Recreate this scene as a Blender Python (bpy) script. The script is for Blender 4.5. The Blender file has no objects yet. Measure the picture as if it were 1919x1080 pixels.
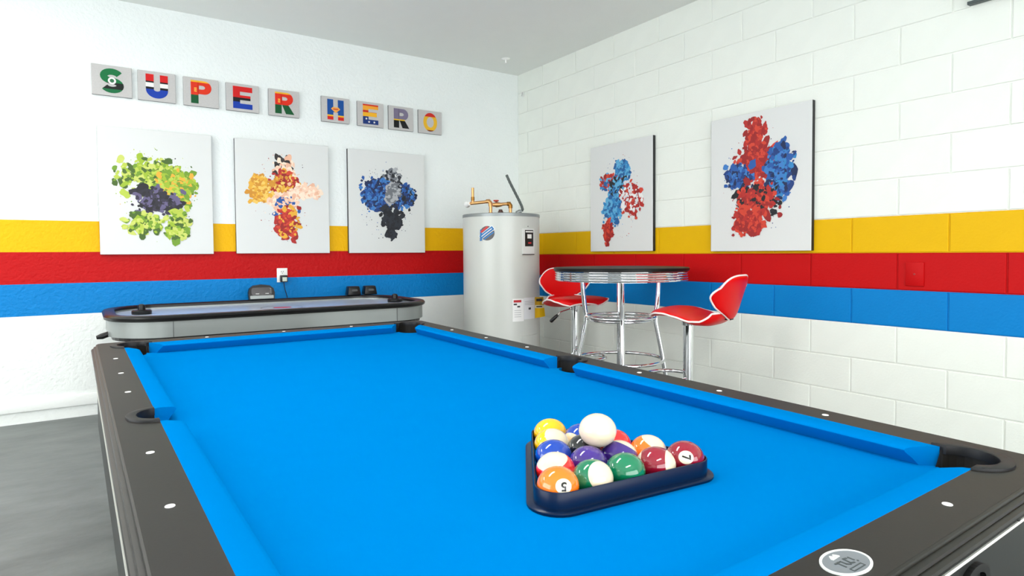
import bpy, bmesh, math, random
from mathutils import Vector, Matrix, Euler
from mathutils.geometry import tessellate_polygon
from math import sin, cos, pi, radians, sqrt, atan2

scene = bpy.context.scene
COL = scene.collection

# ------------------------------------------------------------------ camera
CAM = Vector((-3.3203, -4.7546, 1.0121))
RT = Vector((0.82606, -0.56354, -0.00686)); UP = Vector((0.02388, 0.02284, 0.99945)); FW = Vector((0.56308, 0.82577, -0.03233))
cd = bpy.data.cameras.new('camera'); cam = bpy.data.objects.new('camera', cd); COL.objects.link(cam)
M4 = Matrix((RT, UP, -FW)).transposed().to_4x4(); M4.translation = CAM
cam.matrix_world = M4
cd.sensor_width = 36.0; cd.lens = 1164.0 / 1919 * 36; cd.shift_y = -(540 - 512.55) / 1919
cd.clip_start = 0.02
scene.camera = cam

# ------------------------------------------------------------------ world, lights, exposure
wd = bpy.data.worlds.new('daylight'); scene.world = wd; wd.use_nodes = True
bg = wd.node_tree.nodes['Background']; bg.inputs[0].default_value = (0.965, 0.99, 1.0, 1); bg.inputs[1].default_value = 4.9
scene.view_settings.view_transform = 'Standard'; scene.view_settings.look = 'None'
scene.view_settings.exposure = 0.2; scene.view_settings.gamma = 1.0
scene.view_settings.use_curve_mapping = False
LAMP_W = 24.0          # watts of each ceiling lamp (area light inside its fixture, built below)

# ------------------------------------------------------------------ helpers
def lin(h):
    if isinstance(h, str):
        h = h.lstrip('#'); c = [int(h[i:i + 2], 16) / 255 for i in (0, 2, 4)]
    else:
        c = [v / 255 for v in h]
    return tuple(v / 12.92 if v <= .04045 else ((v + .055) / 1.055) ** 2.4 for v in c) + (1.0,)

MATS = {}
def mat(name, col, rough=.5, metal=0., var=0., vscale=8., bump=0., bscale=60., coat=0., spec=.5, sheen=0., bdist=.01):
    if name in MATS: return MATS[name]
    m = bpy.data.materials.new(name); m.use_nodes = True; nt = m.node_tree; b = nt.nodes['Principled BSDF']
    c = lin(col); b.inputs['Base Color'].default_value = c
    b.inputs['Roughness'].default_value = rough; b.inputs['Metallic'].default_value = metal
    b.inputs['Coat Weight'].default_value = coat; b.inputs['Coat Roughness'].default_value = .05
    b.inputs['Specular IOR Level'].default_value = spec
    b.inputs['Sheen Weight'].default_value = sheen
    tc = nt.nodes.new('ShaderNodeTexCoord')
    nz = nt.nodes.new('ShaderNodeTexNoise'); nz.inputs['Scale'].default_value = vscale; nz.inputs['Detail'].default_value = 4
    nt.links.new(tc.outputs['Object'], nz.inputs['Vector'])
    mx = nt.nodes.new('ShaderNodeMix'); mx.data_type = 'RGBA'
    mx.inputs[6].default_value = tuple(v * (1 - var) for v in c[:3]) + (1,)
    mx.inputs[7].default_value = tuple(min(1, v * (1 + var)) for v in c[:3]) + (1,)
    nt.links.new(nz.outputs['Fac'], mx.inputs[0]); nt.links.new(mx.outputs[2], b.inputs['Base Color'])
    if bump > 0:
        n2 = nt.nodes.new('ShaderNodeTexNoise'); n2.inputs['Scale'].default_value = bscale; n2.inputs['Detail'].default_value = 3
        nt.links.new(tc.outputs['Object'], n2.inputs['Vector'])
        bp = nt.nodes.new('ShaderNodeBump'); bp.inputs['Strength'].default_value = bump; bp.inputs['Distance'].default_value = bdist
        nt.links.new(n2.outputs['Fac'], bp.inputs['Height']); nt.links.new(bp.outputs['Normal'], b.inputs['Normal'])
    MATS[name] = m
    return m

def zone_mat(name, stops, rough=.5, var=.03, bump=0., bscale=60., bdist=.01, axis=2, base=None):
    """flat paint whose colour changes at given object-space heights: [(z_from, colour), ...] ascending"""
    m = bpy.data.materials.new(name); m.use_nodes = True; nt = m.node_tree; b = nt.nodes['Principled BSDF']
    b.inputs['Roughness'].default_value = rough; b.inputs['Specular IOR Level'].default_value = .18
    tc = nt.nodes.new('ShaderNodeTexCoord'); sp = nt.nodes.new('ShaderNodeSeparateXYZ')
    nt.links.new(tc.outputs['Object'], sp.inputs[0])
    prev = nt.nodes.new('ShaderNodeRGB'); prev.outputs[0].default_value = lin(stops[0][1]); out = prev.outputs[0]
    for z, c in stops[1:]:
        g = nt.nodes.new('ShaderNodeMath'); g.operation = 'GREATER_THAN'; g.inputs[1].default_value = z
        nt.links.new(sp.outputs[axis], g.inputs[0])
        mx = nt.nodes.new('ShaderNodeMix'); mx.data_type = 'RGBA'; mx.inputs[7].default_value = lin(c)
        nt.links.new(g.outputs[0], mx.inputs[0]); nt.links.new(out, mx.inputs[6]); out = mx.outputs[2]
    nz = nt.nodes.new('ShaderNodeTexNoise'); nz.inputs['Scale'].default_value = 5; nt.links.new(tc.outputs['Object'], nz.inputs['Vector'])
    hs = nt.nodes.new('ShaderNodeHueSaturation'); mr = nt.nodes.new('ShaderNodeMapRange')
    mr.inputs[3].default_value = 1 - var; mr.inputs[4].default_value = 1 + var
    nt.links.new(nz.outputs['Fac'], mr.inputs[0]); nt.links.new(mr.outputs[0], hs.inputs['Value']); nt.links.new(out, hs.inputs['Color'])
    nt.links.new(hs.outputs[0], b.inputs['Base Color'])
    if bump > 0:
        n2 = nt.nodes.new('ShaderNodeTexNoise'); n2.inputs['Scale'].default_value = bscale; n2.inputs['Detail'].default_value = 4
        nt.links.new(tc.outputs['Object'], n2.inputs['Vector'])
        bp = nt.nodes.new('ShaderNodeBump'); bp.inputs['Strength'].default_value = bump; bp.inputs['Distance'].default_value = bdist
        nt.links.new(n2.outputs['Fac'], bp.inputs['Height']); nt.links.new(bp.outputs['Normal'], b.inputs['Normal'])
    return m

def link(name, me, mats=(), parent=None, smooth=False, loc=None, rot=None):
    if not isinstance(mats, (list, tuple)): mats = [mats]
    for m in mats: me.materials.append(m)
    if smooth:
        for p in me.polygons: p.use_smooth = True
        if smooth != 'all':
            try: me.set_sharp_from_angle(angle=radians(40))
            except Exception: pass
    o = bpy.data.objects.new(name, me); COL.objects.link(o)
    if parent: o.parent = parent
    if loc is not None: o.location = loc
    if rot is not None: o.rotation_euler = rot
    return o

def obj(name, bm, mats=(), parent=None, smooth=False, loc=None, rot=None, recalc=True):
    if recalc: bmesh.ops.recalc_face_normals(bm, faces=bm.faces[:])
    me = bpy.data.meshes.new(name); bm.to_mesh(me); bm.free()
    return link(name, me, mats, parent, smooth, loc, rot)

def thing(name, label, cat, loc=(0, 0, 0), rot=(0, 0, 0), group=None):
    o = bpy.data.objects.new(name, None); COL.objects.link(o); o.empty_display_size = .1
    o.location = loc; o.rotation_euler = rot
    return tag(o, label, cat, group)
def tag(o, label, cat, group=None):
    o['label'] = label; o['category'] = cat
    if group: o['group'] = group
    return o
def struct(o): o['kind'] = 'structure'; return o

def bx(bm, x0, x1, y0, y1, z0, z1, bevel=0., seg=2, mi=0):
    r = bmesh.ops.create_cube(bm, size=1.0); vs = r['verts']
    for v in vs: v.co = Vector(((x0 + x1) / 2 + v.co.x * (x1 - x0), (y0 + y1) / 2 + v.co.y * (y1 - y0), (z0 + z1) / 2 + v.co.z * (z1 - z0)))
    fs = {f for v in vs for f in v.link_faces}
    for f in fs: f.material_index = mi
    if bevel:
        es = list({e for v in vs for e in v.link_edges})
        bmesh.ops.bevel(bm, geom=es, offset=bevel, segments=seg, profile=.5, affect='EDGES')
    return bm
def box(*a, **k): return bx(bmesh.new(), *a, **k)

def tube(bm, pts, r, n=12, closed=False, caps=True, mi=0):
    pts = [Vector(p) for p in pts]; N = len(pts); rings = []
    rad = r if isinstance(r, (list, tuple)) else [r] * N
    prev = None
    for i, p in enumerate(pts):
        if closed: t = pts[(i + 1) % N] - pts[i - 1]
        else: t = pts[min(i + 1, N - 1)] - pts[max(i - 1, 0)]
        t.normalize()
        if prev is None:
            a = Vector((0, 0, 1)) if abs(t.z) < .9 else Vector((1, 0, 0)); nrm = t.cross(a).normalized()
        else:
            nrm = prev - t * prev.dot(t)
            nrm = nrm.normalized() if nrm.length > 1e-6 else t.orthogonal().normalized()
        prev = nrm; bn = t.cross(nrm)
        rings.append([bm.verts.new(p + (nrm * cos(2 * pi * k / n) + bn * sin(2 * pi * k / n)) * rad[i]) for k in range(n)])
    for i in range(N if closed else N - 1):
        a, b = rings[i], rings[(i + 1) % N]
        sh = 0
        if closed and i == N - 1:
            sh = min(range(n), key=lambda s: (a[0].co - b[s].co).length)
        for k in range(n):
            f = bm.faces.new((a[k], a[(k + 1) % n], b[(k + 1 + sh) % n], b[(k + sh) % n])); f.material_index = mi
    if not closed and caps:
        bm.faces.new(rings[0][::-1]).material_index = mi; bm.faces.new(rings[-1]).material_index = mi
    return bm

def lathe(bm, prof, n=40, cx=0, cy=0, mi=0):
    """profile [(r,z)...] turned about the vertical; ends with r==0 close"""
    rings = []
    for r, z in prof:
        if r < 1e-6: rings.append([bm.verts.new((cx, cy, z))])
        else: rings.append([bm.verts.new((cx + r * cos(2 * pi * k / n), cy + r * sin(2 * pi * k / n), z)) for k in range(n)])
    for a, b in zip(rings, rings[1:]):
        for k in range(n):
            k2 = (k + 1) % n
            vs = [a[0]] if len(a) == 1 else [a[k], a[k2]]
            vs += [b[0]] if len(b) == 1 else [b[k2], b[k]]
            if len(vs) > 2: bm.faces.new(vs).material_index = mi
    return bm

def prism(bm, outer, z0, z1, holes=(), mi=0, axes=None):
    """extruded polygon with holes; axes maps (u,v,w)->Vector"""
    ax = axes or (lambda u, v, w: Vector((u, v, w)))
    loops = [list(outer)] + [list(h) for h in holes]
    flat = [p for l in loops for p in l]
    tris = tessellate_polygon([[Vector((p[0], p[1], 0)) for p in l] for l in loops])
    top = [bm.verts.new(ax(p[0], p[1], z1)) for p in flat]; bot = [bm.verts.new(ax(p[0], p[1], z0)) for p in flat]
    for t in tris:
        try:
            bm.faces.new([top[i] for i in t]).material_index = mi; bm.faces.new([bot[i] for i in t][::-1]).material_index = mi
        except ValueError: pass
    s = 0
    for l in loops:
        n = len(l)
        for k in range(n):
            a, b = s + k, s + (k + 1) % n
            try: bm.faces.new((bot[a], bot[b], top[b], top[a])).material_index = mi
            except ValueError: pass
        s += n
    return bm

def arc(cx, cy, r, a0, a1, n=10, ry=None):
    ry = r if ry is None else ry
    return [(cx + r * cos(radians(a0 + (a1 - a0) * i / n)), cy + ry * sin(radians(a0 + (a1 - a0) * i / n))) for i in range(n + 1)]
def rrect(x0, x1, y0, y1, r, n=6):
    return arc(x1 - r, y1 - r, r, 0, 90, n) + arc(x0 + r, y1 - r, r, 90, 180, n) + arc(x0 + r, y0 + r, r, 180, 270, n) + arc(x1 - r, y0 + r, r, 270, 360, n)

FLOOR_SLOPE = 0.0169           # garage slab falls gently towards the open door
def fz(y): return FLOOR_SLOPE * y

# ------------------------------------------------------------------ materials
M_white_r = mat('white_block_paint', (233, 237, 229), .55, spec=.2, var=.03, bump=.25, bscale=90, bdist=.004)
M_yel_r = mat('yellow_block_paint', (224, 176, 4), .5, spec=.15, var=.03, bump=.25, bscale=90, bdist=.004)
M_red_r = mat('red_block_paint', (186, 6, 10), .5, spec=.15, var=.03, bump=.25, bscale=90, bdist=.004)
M_blu_r = mat('blue_block_paint', (0, 122, 194), .5, spec=.15, var=.03, bump=.25, bscale=90, bdist=.004)
M_ceiling = mat('ceiling_paint', (240, 242, 237), .8, var=.015, bump=.3, bscale=120, bdist=.003)
M_black = mat('black_plastic', (15, 15, 16), .32, spec=.35)
M_chrome = mat('chrome', (235, 236, 238), .06, 1.0)
M_white_pl = mat('white_plastic', (238, 238, 234), .35)

# ------------------------------------------------------------------ room shell
ZC = 2.652; ZR = 1.0009; BZ = .18452; BL = .44704
def concrete():
    m = bpy.data.materials.new('floor_concrete'); m.use_nodes = True; nt = m.node_tree; b = nt.nodes['Principled BSDF']
    tc = nt.nodes.new('ShaderNodeTexCoord'); mp = nt.nodes.new('ShaderNodeMapping'); mp.inputs['Scale'].default_value = (1, 2.2, 1)
    nt.links.new(tc.outputs['Object'], mp.inputs[0])
    n1 = nt.nodes.new('ShaderNodeTexNoise'); n1.inputs['Scale'].default_value = 2.3; n1.inputs['Detail'].default_value = 8; n1.inputs['Roughness'].default_value = .65
    nt.links.new(mp.outputs[0], n1.inputs['Vector'])
    cr = nt.nodes.new('ShaderNodeValToRGB'); cr.color_ramp.elements[0].position = .3; cr.color_ramp.elements[1].position = .75
    cr.color_ramp.elements[0].color = lin((90, 94, 93)); cr.color_ramp.elements[1].color = lin((122, 127, 125))
    nt.links.new(n1.outputs['Fac'], cr.inputs[0]); nt.links.new(cr.outputs[0], b.inputs['Base Color'])
    b.inputs['Roughness'].default_value = .45
    n2 = nt.nodes.new('ShaderNodeTexNoise'); n2.inputs['Scale'].default_value = 40; nt.links.new(tc.outputs['Object'], n2.inputs['Vector'])
    bp = nt.nodes.new('ShaderNodeBump'); bp.inputs['Strength'].default_value = .15; bp.inputs['Distance'].default_value = .004
    nt.links.new(n2.outputs['Fac'], bp.inputs['Height']); nt.links.new(bp.outputs['Normal'], b.inputs['Normal'])
    return m
bm = bmesh.new(); bx(bm, -6.2, .2, -8.2, .2, -.1, 0.)
for v in bm.verts: v.co.z += fz(v.co.y)
floor = struct(obj('floor', bm, concrete()))
ceiling = struct(obj('ceiling', box(-6.2, .2, -7.4, .2, ZC, ZC + .1), M_ceiling))

ZL = 1.0391; SL = .19428
M_left = zone_mat('left_wall_paint', [(0, (234, 238, 235)), (ZL - 2 * SL, (0, 124, 196)), (ZL - SL, (184, 6, 10)), (ZL, (236, 178, 2)), (ZL + SL, (234, 239, 237))], .5, .02, .8, 45, .007)
wl = struct(obj('wall_left', box(-6.2, .15, 0, .15, -.12, ZC), M_left))
bm = bmesh.new(); bx(bm, -6.2, -.012, -.016, 0, .072, .144, .006)
struct(obj('baseboard_left', bm, mat('base_paint', (236, 239, 236), .5, bump=.2, bscale=60), smooth=True))
# right wall: recessed painted mortar bed, every concrete block its own piece
M_mort = zone_mat('mortar_paint', [(0, (230, 233, 226)), (ZR - 2 * BZ, (0, 118, 190)), (ZR - BZ, (178, 6, 10)), (ZR, (218, 170, 4)), (ZR + BZ, (232, 235, 228))], .6, .02, .3, 80, .003)
wr = struct(obj('wall_right', box(.005, .15, -7.4, 0, -.15, ZC), M_mort))
def block_mesh(L, H, m):
    bm = bmesh.new(); bx(bm, 0, .03, -L / 2, L / 2, -H / 2, H / 2)
    es = [e for e in bm.edges if all(abs(v.co.x) < 1e-6 for v in e.verts)]
    bmesh.ops.bevel(bm, geom=es, offset=.0035, segments=2, profile=.5, affect='EDGES')
    bmesh.ops.recalc_face_normals(bm, faces=bm.faces[:])
    me = bpy.data.meshes.new('block'); bm.to_mesh(me); bm.free(); me.materials.append(m)
    return me
BM = {}
J = .006; N0 = 2.689
half = BL / 2
for row in range(-6, 9):
    z0 = ZR + row * BZ; z1 = min(z0 + BZ, ZC + .01)
    m = {0: M_yel_r, -1: M_red_r, -2: M_blu_r}.get(row, M_white_r)
    par = 0 if (row % 2) else 1       # odd rows (like the red one) have joints at even half-steps
    joints = [0.0]
    k = -2
    while True:
        n = 2 * k + (0 if row % 2 else 1)
        yj = -(n + N0) * half
        k += 1
        if yj > -.03: continue
        if yj < -7.35: break
        joints.append(yj)
    joints.append(-7.4)
    for a, b in zip(joints, joints[1:]):
        L = round(a - b - J, 4); H = round(z1 - z0 - J, 4)
        if L < .02 or H < .02: continue
        key = (L, H, m.name)
        if key not in BM: BM[key] = block_mesh(L, H, m)
        o = bpy.data.objects.new('block', BM[key]); COL.objects.link(o); o.parent = wr
        o.location = (0, (a + b) / 2, (z0 + z1) / 2)
# the two sides that the photograph does not show: side wall and garage-door front
M_plain = mat('plain_wall_paint', (236, 239, 236), .6, bump=.3, bscale=60, bdist=.005)
bm = bmesh.new(); bx(bm, -6.35, -6.2, -7.4, -4.6, -.15, ZC); bx(bm, -6.35, -6.2, -1.2, .15, -.15, ZC); bx(bm, -6.35, -6.2, -4.6, -1.2, -.15, .55); bx(bm, -6.35, -6.2, -4.6, -1.2, 2.35, ZC)
struct(obj('wall_side', bm, M_plain))   # wide opening added to let in daylight and brighten the ceiling
bm = bmesh.new(); bx(bm, -6.2, -5.7, -7.55, -7.4, -.2, ZC); bx(bm, -.45, .15, -7.55, -7.4, -.2, ZC); bx(bm, -5.7, -.45, -7.55, -7.4, 2.25, ZC)
struct(obj('wall_front', bm, M_plain))

# ------------------------------------------------------------------ ceiling lamps (behind and above the viewer)
def ceiling_lamp(x, y, label):
    t = thing('ceiling_lamp', label, 'lamp', (x, y, ZC), group='flat ceiling lamps')
    obj('housing', box(-.62, .62, -.16, .16, -.05, 0, .008), M_white_pl, t)
    m = bpy.data.materials.new('lamp_diffuser'); m.use_nodes = True
    b = m.node_tree.nodes['Principled BSDF']; b.inputs['Emission Color'].default_value = (1, .98, .95, 1); b.inputs['Emission Strength'].default_value = 3
    obj('diffuser', box(-.58, .58, -.13, .13, -.058, -.048, .003), m, t)
    ld = bpy.data.lights.new('lamp_light', 'AREA'); ld.shape = 'RECTANGLE'; ld.size = 1.16; ld.size_y = .26; ld.energy = LAMP_W; ld.color = (1, .985, .96)
    lo = bpy.data.objects.new('lamp_light', ld); COL.objects.link(lo); lo.parent = t; lo.location = (0, 0, -.065)
ceiling_lamp(-3.0, -2.9, 'long flat white ceiling lamp above the pool table half by the air hockey')
ceiling_lamp(-3.0, -5.2, 'long flat white ceiling lamp above the badge end of the pool table')
ceiling_lamp(-4.7, -1.1, 'long flat white ceiling lamp near the striped plaster wall and side wall')

# ------------------------------------------------------------------ pool table
TC = Vector((-2.6309, -3.2266, .671))
TM = Matrix(((0.99987, -0.0158, 0.00222), (0.01584, 0.99973, -0.01688), (-0.00196, 0.01691, 0.99986)))
TEUL = TM.to_euler()
H = .671 - fz(-3.2266)
def tw(x, y, z=0.): return TC + TM @ Vector((x, y, z))
pt = thing('pool_table', 'black pool table with bright blue cloth, black pockets and white sight dots', 'pool table', tw(0, 0, -H), TEUL)
M_rail = mat('rail_black_laminate', (30, 28, 25), .45, spec=.28, var=.08, vscale=30, bump=.06, bscale=220, bdist=.001)
M_rail_edge = mat('rail_moulding', (26, 25, 21), .38, spec=.3, var=.06, vscale=20)
M_cloth = mat('blue_cloth', (0, 111, 180), .95, var=.025, vscale=10, bump=.12, bscale=900, bdist=.0006, spec=.0)
M_pocket = mat('pocket_rubber', (16, 17, 19), .45, spec=.3)
M_pocket_in = mat('pocket_lining', (10, 11, 13), .7)
M_apron = mat('apron_black', (30, 32, 31), .4, var=.05)
M_trim = mat('white_trim', (214, 214, 206), .4)
M_sight = mat('sight_white', (240, 240, 238), .3)
XC, YC = .576, 1.125           # where cloth meets wood
XO, YO = .652, 1.199           # outer edge of the flat rail top
PC = (.546, 1.095); PR = .053; PF = .070    # corner pocket centre, hole radius, flange radius
SX, SR, SFX = .588, .043, .052              # side pocket centre x, hole half-widths
def inner_outline(grow):
    """cloth line with a U bite at each of the six pockets (counter-clockwise from +x side middle)"""
    pts = []
    r = PR + grow
    def corner(sx, sy):
        cx, cy = sx * PC[0], sy * PC[1]
        # intersections of circle with x=XC and y=YC lines
        dx = XC - PC[0]; dy = YC - PC[1]
        a_x = math.degrees(math.acos(min(1, dx / r))); a_y = math.degrees(math.asin(min(1, dy / r)))
        # angles measured in first quadrant frame: from point on x=XC (below) round outside to point on y=YC (left)
        base = [(PC[0] + r * cos(radians(t)), PC[1] + r * sin(radians(t))) for t in [(-a_x) + (180 - a_y + a_x) * i / 16 for i in range(17)]]
        q = [(sx * x, sy * y) for x, y in base]
        return q if sx * sy > 0 else q[::-1]
    def side(sx):
        w = SFX + grow; d = SR + grow
        q = [(sx * (XC + d * sin(pi * i / 14)), -w * cos(pi * i / 14)) for i in range(15)]
        return q if sx > 0 else q[::-1]
    pts += side(1) + corner(1, 1) + corner(-1, 1) + side(-1) + corner(-1, -1) + corner(1, -1)
    return pts
# rail top with stepped moulding outside
bm = bmesh.new()
prism(bm, rrect(-XO, XO, -YO, YO, .022), H - .05, H, [inner_outline(0)[::-1]])
obj('rail_frame', bm, M_rail, pt)
def ring_sweep(prof, rc=.03):
    """sweep an (outset, z) profile round the table"""
    bm = bmesh.new(); base = None; rings = []
    for d, z in prof:
        rings.append([bm.verts.new((x, y, H + z)) for x, y in rrect(-XO - d, XO + d, -YO - d, YO + d, max(.004, .022 + d), 6)])
    n = len(rings[0])
    for a, b in zip(rings, rings[1:]):
        for k in range(n): bm.faces.new((a[k], a[(k + 1) % n], b[(k + 1) % n], b[k]))
    return bm
obj('rail_moulding', ring_sweep([(-.001, 0), (.003, -.0015), (.0042, -.004), (.0035, -.007), (.006, -.0075), (.010, -.009), (.0115, -.012), (.0105, -.0145), (.013, -.015), (.017, -.017), (.0185, -.0205), (.017, -.025), (.011, -.029), (.004, -.031), (-.004, -.032)]), M_rail_edge, pt, smooth=True)
# apron boards with pale inlay strip
for sx in (-1, 1):
    a = obj('apron', box(min(sx * .630, sx * .655), max(sx * .630, sx * .655), -1.175, 1.175, H - .30, H - .031, .003), M_apron, pt)
    obj('inlay_strip', box(min(sx * .655, sx * .657), max(sx * .655, sx * .657), -1.175, 1.175, H - .049, H - .044), M_trim, a)
    obj('bottom_trim', box(min(sx * .640, sx * .6575), max(sx * .640, sx * .6575), -1.19, 1.19, H - .164, H - .158), M_trim, a)
for sy in (-1, 1):
    a = obj('apron', box(-.63, .63, min(sy * 1.177, sy * 1.202), max(sy * 1.177, sy * 1.202), H - .30, H - .031, .003), M_apron, pt)
    obj('inlay_strip', box(-.64, .64, min(sy * 1.202, sy * 1.204), max(sy * 1.202, sy * 1.204), H - .050, H - .045), M_trim, a)
    if sy < 0:
        ol = [(.262 + .045 * cos(2 * pi * i / 32), -.084 + .025 * sin(2 * pi * i / 32)) for i in range(32)]
        il = [(.262 + .031 * cos(2 * pi * i / 32), -.084 + .014 * sin(2 * pi * i / 32)) for i in range(32)]
        obj('ball_return_bezel', prism(bmesh.new(), ol, -1.209, -1.202, [il[::-1]], axes=lambda u, v, w: Vector((u, w, H + v))), M_black, a)
        obj('screw', prism(bmesh.new(), [(.43 + .006 * cos(i * pi / 6), -.038 + .005 * sin(i * pi / 6)) for i in range(12)], -1.206, -1.202, axes=lambda u, v, w: Vector((u, w, H + v))), M_black, a)
for sx in (-1, 1):
    for sy in (-1, 1):
        bm = bmesh.new(); cx, cy = sx * .52, sy * 1.03
        lathe(bm, [(0, 0), (.055, 0), (.06, .01), (.06, .04), (.05, .05), (.065, .12), (.085, .34), (.09, H - .29), (0, H - .29)], 4, cx, cy)
        bmesh.ops.rotate(bm, verts=bm.verts, cent=(cx, cy, 0), matrix=Matrix.Rotation(pi / 4, 3, 'Z'))
        obj('leg', bm, M_rail_edge, pt)
# bed
BZD = -.036
def bed_outline():
    pts = []
    def cbite(sx, sy):
        q = []
        for i in range(13):
            t = radians(180 - 10 + 100 * 0 + (90 + 20) * i / 12)     # inner quadrant of hole
            q.append((sx * (PC[0] + .010 + PR * cos(t)), sy * (PC[1] + .010 + PR * sin(t))))
        return q
    q1 = cbite(1, 1)[::-1]     # from lower-right to upper-left
    def s(sx): return [(sx * (XC + .012 - .034 * sin(pi * i / 10)), -.048 * cos(pi * i / 10)) for i in range(11)]
    pts += [(XC - .001, -1.03)] + s(1) + [(XC - .001, 1.03)] + q1 + [p for p in cbite(-1, 1)] + s(-1)[::-1] + cbite(-1, -1)[::-1] + cbite(1, -1)
    return pts
obj('bed_cloth', prism(bmesh.new(), bed_outline(), H + BZD - .02, H + BZD), M_cloth, pt)
# slab added under the bed to keep light out
obj('light_stop_slab', box(-.60, .60, -1.14, 1.14, H - .20, H - .15), M_pocket_in, pt)
# six cushions: wood-side edge, rounded nose, undercut face
def cushion(axis, side, a0, a1, m0, m1):
    prof = [(0, 0.0), (.012, .0005), (.036, -.003), (.043, -.0055), (.0455, -.009), (.044, -.0125), (.034, -.024), (.026, BZD), (0, BZD)]
    bm = bmesh.new(); rings = []
    for end, (a, mt) in enumerate(((a0, m0), (a1, m1))):
        s = 1 if end == 0 else -1
        r = []
        for d, z in prof:
            t = a + s * mt * d
            c = (side * (XC - d), t) if axis == 'y' else (t, side * (YC - d))
            r.append(bm.verts.new((c[0], c[1], H + z)))
        rings.append(r)
    n = len(prof)
    for k in range(n): bm.faces.new((rings[0][k], rings[0][(k + 1) % n], rings[1][(k + 1) % n], rings[1][k]))
    bm.faces.new(rings[0]); bm.faces.new(rings[1][::-1])
    return obj('cushion', bm, M_cloth, pt, smooth=True)
for s in (-1, 1):
    cushion('y', s, -1.046, -.057, .9, .32); cushion('y', s, .057, 1.046, .32, .9)
    cushion('x', s, -.494, .494, .9, .9)
# pockets: rubber flange on the wood and dark cup
def offset_loop(kind, sx, sy, r, extra=0):
    if kind == 'c':
        dx = XC - PC[0]; a_x = math.degrees(math.acos(min(1, dx / r))); a_y = math.degrees(math.asin(min(1, (YC - PC[1]) / r)))
        q = [(PC[0] + r * cos(radians(t)), PC[1] + r * sin(radians(t))) for t in [-a_x + (180 - a_y + a_x) * i / 20 for i in range(21)]]
        return [(sx * x, sy * y) for x, y in q]
    w, d = r
    return [(sx * (XC + d * sin(pi * i / 18)), -w * cos(pi * i / 18)) for i in range(19)]
def pocket(kind, sx, sy):
    if kind == 'c': o_, i_ = offset_loop('c', sx, sy, PF), offset_loop('c', sx, sy, PR - .004)
    else: o_, i_ = offset_loop('s', sx, sy, (.064, .058)), offset_loop('s', sx, sy, (SFX - .006, SR - .005))
    bm = bmesh.new(); prism(bm, o_ + i_[::-1], H - .012, H + .0045)
    bmesh.ops.recalc_face_normals(bm, faces=bm.faces[:])
    es = [e for e in bm.edges if all(v.co.z > H for v in e.verts) and e.is_manifold and abs(e.calc_face_angle(0)) > 1]
    bmesh.ops.bevel(bm, geom=es, offset=.0016, segments=2, profile=.5, affect='EDGES')
    p = obj('pocket', bm, M_pocket, pt, smooth=True)
    # cup
    if kind == 'c': c = (sx * (PC[0] + .004), sy * (PC[1] + .004)); rx = ry = PR + .003
    else: c = (sx * (XC + .004), 0); rx, ry = SR, SFX
    bm = bmesh.new(); rings = []
    for z, k in ((-.004, 1.0), (-.06, .98), (-.13, .9)):
        ring = []
        for i in range(28):
            x = c[0] + rx * k * cos(2 * pi * i / 28); y = c[1] + ry * k * sin(2 * pi * i / 28)
            zz = z
            if z > -.05:      # the mouth side is open down to the bed
                inside = abs(x) < XC - .004 and abs(y) < YC - .004
                if inside: zz = BZD - .003
            ring.append(bm.verts.new((x, y, H + zz)))
        rings.append(ring)
    for a, b in zip(rings, rings[1:]):
        for k in range(28): bm.faces.new((a[k], a[(k + 1) % 28], b[(k + 1) % 28], b[k]))
    bm.faces.new(rings[-1])
    obj('pocket_cup', bm, M_pocket_in, p, recalc=False)
for sx in (-1, 1):
    for sy in (-1, 1): pocket('c', sx, sy)
    pocket('s', sx, 0)
# sights
DS = .2715; XS = .6122; YS = 1.160
sme = None
def sight(x, y):
    global sme
    if sme is None:
        bm = bmesh.new(); lathe(bm, [(.0068, 0), (.0066, .0009), (0, .0010)], 16)
        sme = bpy.data.meshes.new('sight'); bm.to_mesh(sme); bm.free(); sme.materials.append(M_sight)
    o = bpy.data.objects.new('sight', sme); COL.objects.link(o); o.parent = pt; o.location = (x, y, H)
for sx in (-1, 1):
    for k in (-3, -2, -1, 1, 2, 3): sight(sx * XS, k * DS)
for sy in (-1, 1):
    for k in (-1, 0, 1):
        if sy < 0 and k == 0: continue
        sight(k * DS * 1.08, sy * YS)
# oval maker's badge on the near rail
BX, BY = .008, -1.1605
def oval(a, b, n=40): return [(BX + a * cos(2 * pi * i / n), BY + b * sin(2 * pi * i / n)) for i in range(n)]
bd = obj('badge', prism(bmesh.new(), oval(.0365, .0235), H, H + .0012), mat('badge_grey', (122, 128, 134), .35, .3), pt)
obj('badge_rim', prism(bmesh.new(), oval(.0375, .0245), H, H + .0018, [oval(.0345, .0215)[::-1]]), mat('badge_rim', (214, 218, 214), .3), bd)
def stroke(pts, w):
    """flat stroke polygons in badge plane, pts local to the badge centre"""
    bm = bmesh.new()
    for (x0, y0), (x1, y1) in zip(pts, pts[1:]):
        d = Vector((x1 - x0, y1 - y0)); d.normalize(); n = Vector((-d.y, d.x)) * w / 2; e = d * w * .3
        q = [(BX + x0 + n.x - e.x, BY + y0 + n.y - e.y), (BX + x0 - n.x - e.x, BY + y0 - n.y - e.y), (BX + x1 - n.x + e.x, BY + y1 - n.y + e.y), (BX + x1 + n.x + e.x, BY + y1 + n.y + e.y)]
        prism(bm, q, H + .0012, H + .0017)
    return bm
M_bmark = mat('badge_mark', (60, 68, 70), .5); M_bwhite = mat('badge_white', (226, 232, 226), .4)
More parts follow.
